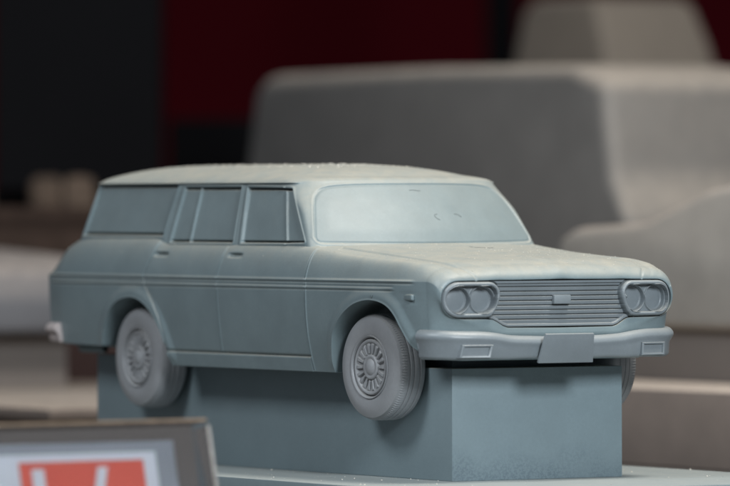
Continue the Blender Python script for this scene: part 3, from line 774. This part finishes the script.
# dark cabinet and posts against the red wall
o = rbox('dark_cabinet', 17, -2.32, 1.352, 5.2, 1.42, 1.0, plain('cabinet_navy_black', (.0085, .0085, .0098), .95, .4, .2, spec=.05), bev=.02); tag(o, 'tall near-black navy cabinet behind the rear half of the wagon, at the upper left', 'cabinet')
o = rbox('dark_post', 26.5, 1.53, 1.352, 9, .32, .4, M_black, bev=.02); tag(o, 'black post left of the beige cab, against the dark red wall', 'post')
o = rbox('dark_crate', 19, -1.15, 1.352, 1.98, .9, .8, M_black, bev=.03); tag(o, 'low black crate between the navy cabinet and the van', 'crate')

# ------------------------------------------------------------------ acrylic card holder in the foreground
M_ac = bpy.data.materials.new('clear_acrylic'); M_ac.use_nodes = True; b = M_ac.node_tree.nodes['Principled BSDF']
b.inputs['Base Color'].default_value = (.84, .86, .89, 1); b.inputs['Roughness'].default_value = .12; b.inputs['Transmission Weight'].default_value = 1; b.inputs['IOR'].default_value = 1.2
M_edge = plain('edge_painted_reflection', (.20, .150, .11), .25, 14, .5)  # brown colour paints the reflection seen in the clear edge
M_white = plain('card_white', (.78, .80, .84), .6, 1, .02); M_redc = plain('card_red', (.62, .095, .06), .55, 3, .08); M_pocket = plain('pocket_grey', (.30, .315, .34), .5, 2, .08)
HW, HT, HH = 1.9, .16, .72
hold = empty('card_holder', (0, 0, 0)); tag(hold, 'clear acrylic card holder with a painted brown edge reflection in the lower left foreground', 'card holder')
def hbox(name, c, s, m, bev=.004):
    bm = bmesh.new(); bevbox(bm, c, s, bev, 2); return bm_obj(name, bm, m, hold, auto=50)
hbox('front_sheet', (-HW / 2, -HT / 2, HH / 2), (HW, .014, HH), M_ac); hbox('back_sheet', (-HW / 2, HT / 2, HH / 2), (HW, .014, HH), M_ac)
hbox('top_edge', (-HW / 2 - .01, 0, HH + .009), (HW + .03, HT + .02, .016), M_edge, .005)
hbox('side_edge', (.010, 0, HH / 2 - .01), (.016, HT + .02, HH - .02), M_ac)
hbox('side_rim', (.012, -HT / 2 + .004, HH / 2 - .01), (.018, .024, HH - .02), plain('rim_painted_streak', (.48, .45, .41), .25, 14, .6), .005)  # pale opaque colour paints the light streak along the clear side
hbox('pocket', (-HW / 2 - .10, -HT / 2 + .030, HH / 2 - .03), (HW - .2, .006, HH - .12), M_pocket, .001)
card = empty('card', (0, 0, 0)); tag(card, 'white card with a red square marked 1/ inside the acrylic holder', 'card')
def cpart(name, c, s, m):
    bm = bmesh.new(); bevbox(bm, c, s, 0); return bm_obj(name, bm, m, card, smoothf=False)
yc = -HT / 2 + .022
cpart('sheet', (-HW / 2 - .20, yc, HH / 2 - .045), (HW - .24, .004, HH - .20), M_white)
rw = cpart('red_panel', (-.77, yc - .0035, HH - .185 - .25), (.74, .003, .50), M_redc)
tc_ = bpy.data.curves.new('digit', 'FONT'); tc_.body = '1 /'; tc_.size = .50; tc_.extrude = .001; tc_.offset = .012
to = bpy.data.objects.new('digit', tc_); col.objects.link(to); bpy.context.view_layer.update()
me = bpy.data.meshes.new_from_object(to.evaluated_get(bpy.context.evaluated_depsgraph_get())); bpy.data.objects.remove(to)
me.materials.append(M_white); txt = bpy.data.objects.new('lettering', me); col.objects.link(txt); txt.parent = card
txt.rotation_euler = (math.radians(90), 0, 0); txt.location = (-1.16, yc - .0065, HH - .575); txt['label'] = 'white 1/ lettering on the red panel'
hp = place(-5.2, -.69); tiltM = Matrix.Rotation(math.radians(90) + AZ + math.radians(34), 4, 'Z') @ Matrix.Rotation(math.radians(-14), 4, 'X')
for r_ in (hold, card): r_.matrix_world = Matrix.Translation((hp.x, hp.y, .125 - HH * math.cos(math.radians(14)))) @ tiltM
o = rbox('holder_foot', -5.2, -1.5, -.464, .165 - HH * .97 + .002, 2.4, .9, M_edge, bev=.01) if False else None

# ------------------------------------------------------------------ lamps
def area(name, loc, target, size, power, colr, sy=None):
    l = bpy.data.lights.new(name, 'AREA'); l.energy = power; l.size = size; l.color = colr
    if sy: l.shape = 'RECTANGLE'; l.size_y = sy
    o = bpy.data.objects.new(name, l); col.objects.link(o); o.location = loc
    o.rotation_euler = (Vector(target) - Vector(loc)).to_track_quat('-Z', 'Y').to_euler(); return o
area('ceiling_lamp', (4.9, 2.4, 12.5), (0, 0, .5), 3.2, 1750, (1, .945, .86), 3.2)
area('front_lamp', (18, -3.0, 8), (0, 0, .5), 4, 2950, (.89, .955, 1), 4)
area('side_lamp', (3, -12.5, 12), (0, 0, .6), 4.5, 1430, (.92, .965, 1), 4.5)
w = bpy.data.worlds.new('World'); sc.world = w; w.use_nodes = True
w.node_tree.nodes['Background'].inputs[0].default_value = (.75, .85, 1, 1); w.node_tree.nodes['Background'].inputs[1].default_value = .095

# ------------------------------------------------------------------ camera
C_ = Vector((32.797, -19.693, 1.321)); f_px = 6433.0
el = math.radians(.78)
d_ = Vector((math.cos(el) * math.cos(AZ), math.cos(el) * math.sin(AZ), math.sin(el))); r_ = rv.copy(); u_ = d_.cross(r_)
aim = (-d_ * f_px + r_ * 13.5 + u_ * 37.6).normalized()
cd = bpy.data.cameras.new('Camera'); cam = bpy.data.objects.new('Camera', cd); col.objects.link(cam); sc.camera = cam
cam.location = C_; cam.rotation_euler = (aim.to_track_quat('-Z', 'Y').to_matrix() @ Matrix.Rotation(math.radians(-.14), 3, 'Z')).to_euler()
cd.sensor_width = 36; cd.lens = f_px / 730 * 36; cd.dof.use_dof = True
cd.dof.focus_distance = 36.6 * S; cd.dof.aperture_fstop = 34; cd.clip_start = .02; cd.clip_end = 50
# ------------------------------------------------------------------ bring everything to its real 1:43 size
done = set()
for o in list(sc.objects):
    if o.type == 'MESH' and o.data.name not in done:
        done.add(o.data.name); co = np.empty(len(o.data.vertices) * 3, np.float32)
        o.data.vertices.foreach_get('co', co); o.data.vertices.foreach_set('co', co * np.float32(S)); o.data.update()
    if o.type == 'LIGHT':
        o.data.size *= S; o.data.size_y *= S; o.data.energy *= S * S
    o.location = o.location * S
sc.view_settings.view_transform = 'Standard'; sc.view_settings.look = 'None'; sc.view_settings.exposure = 0; sc.view_settings.gamma = 1
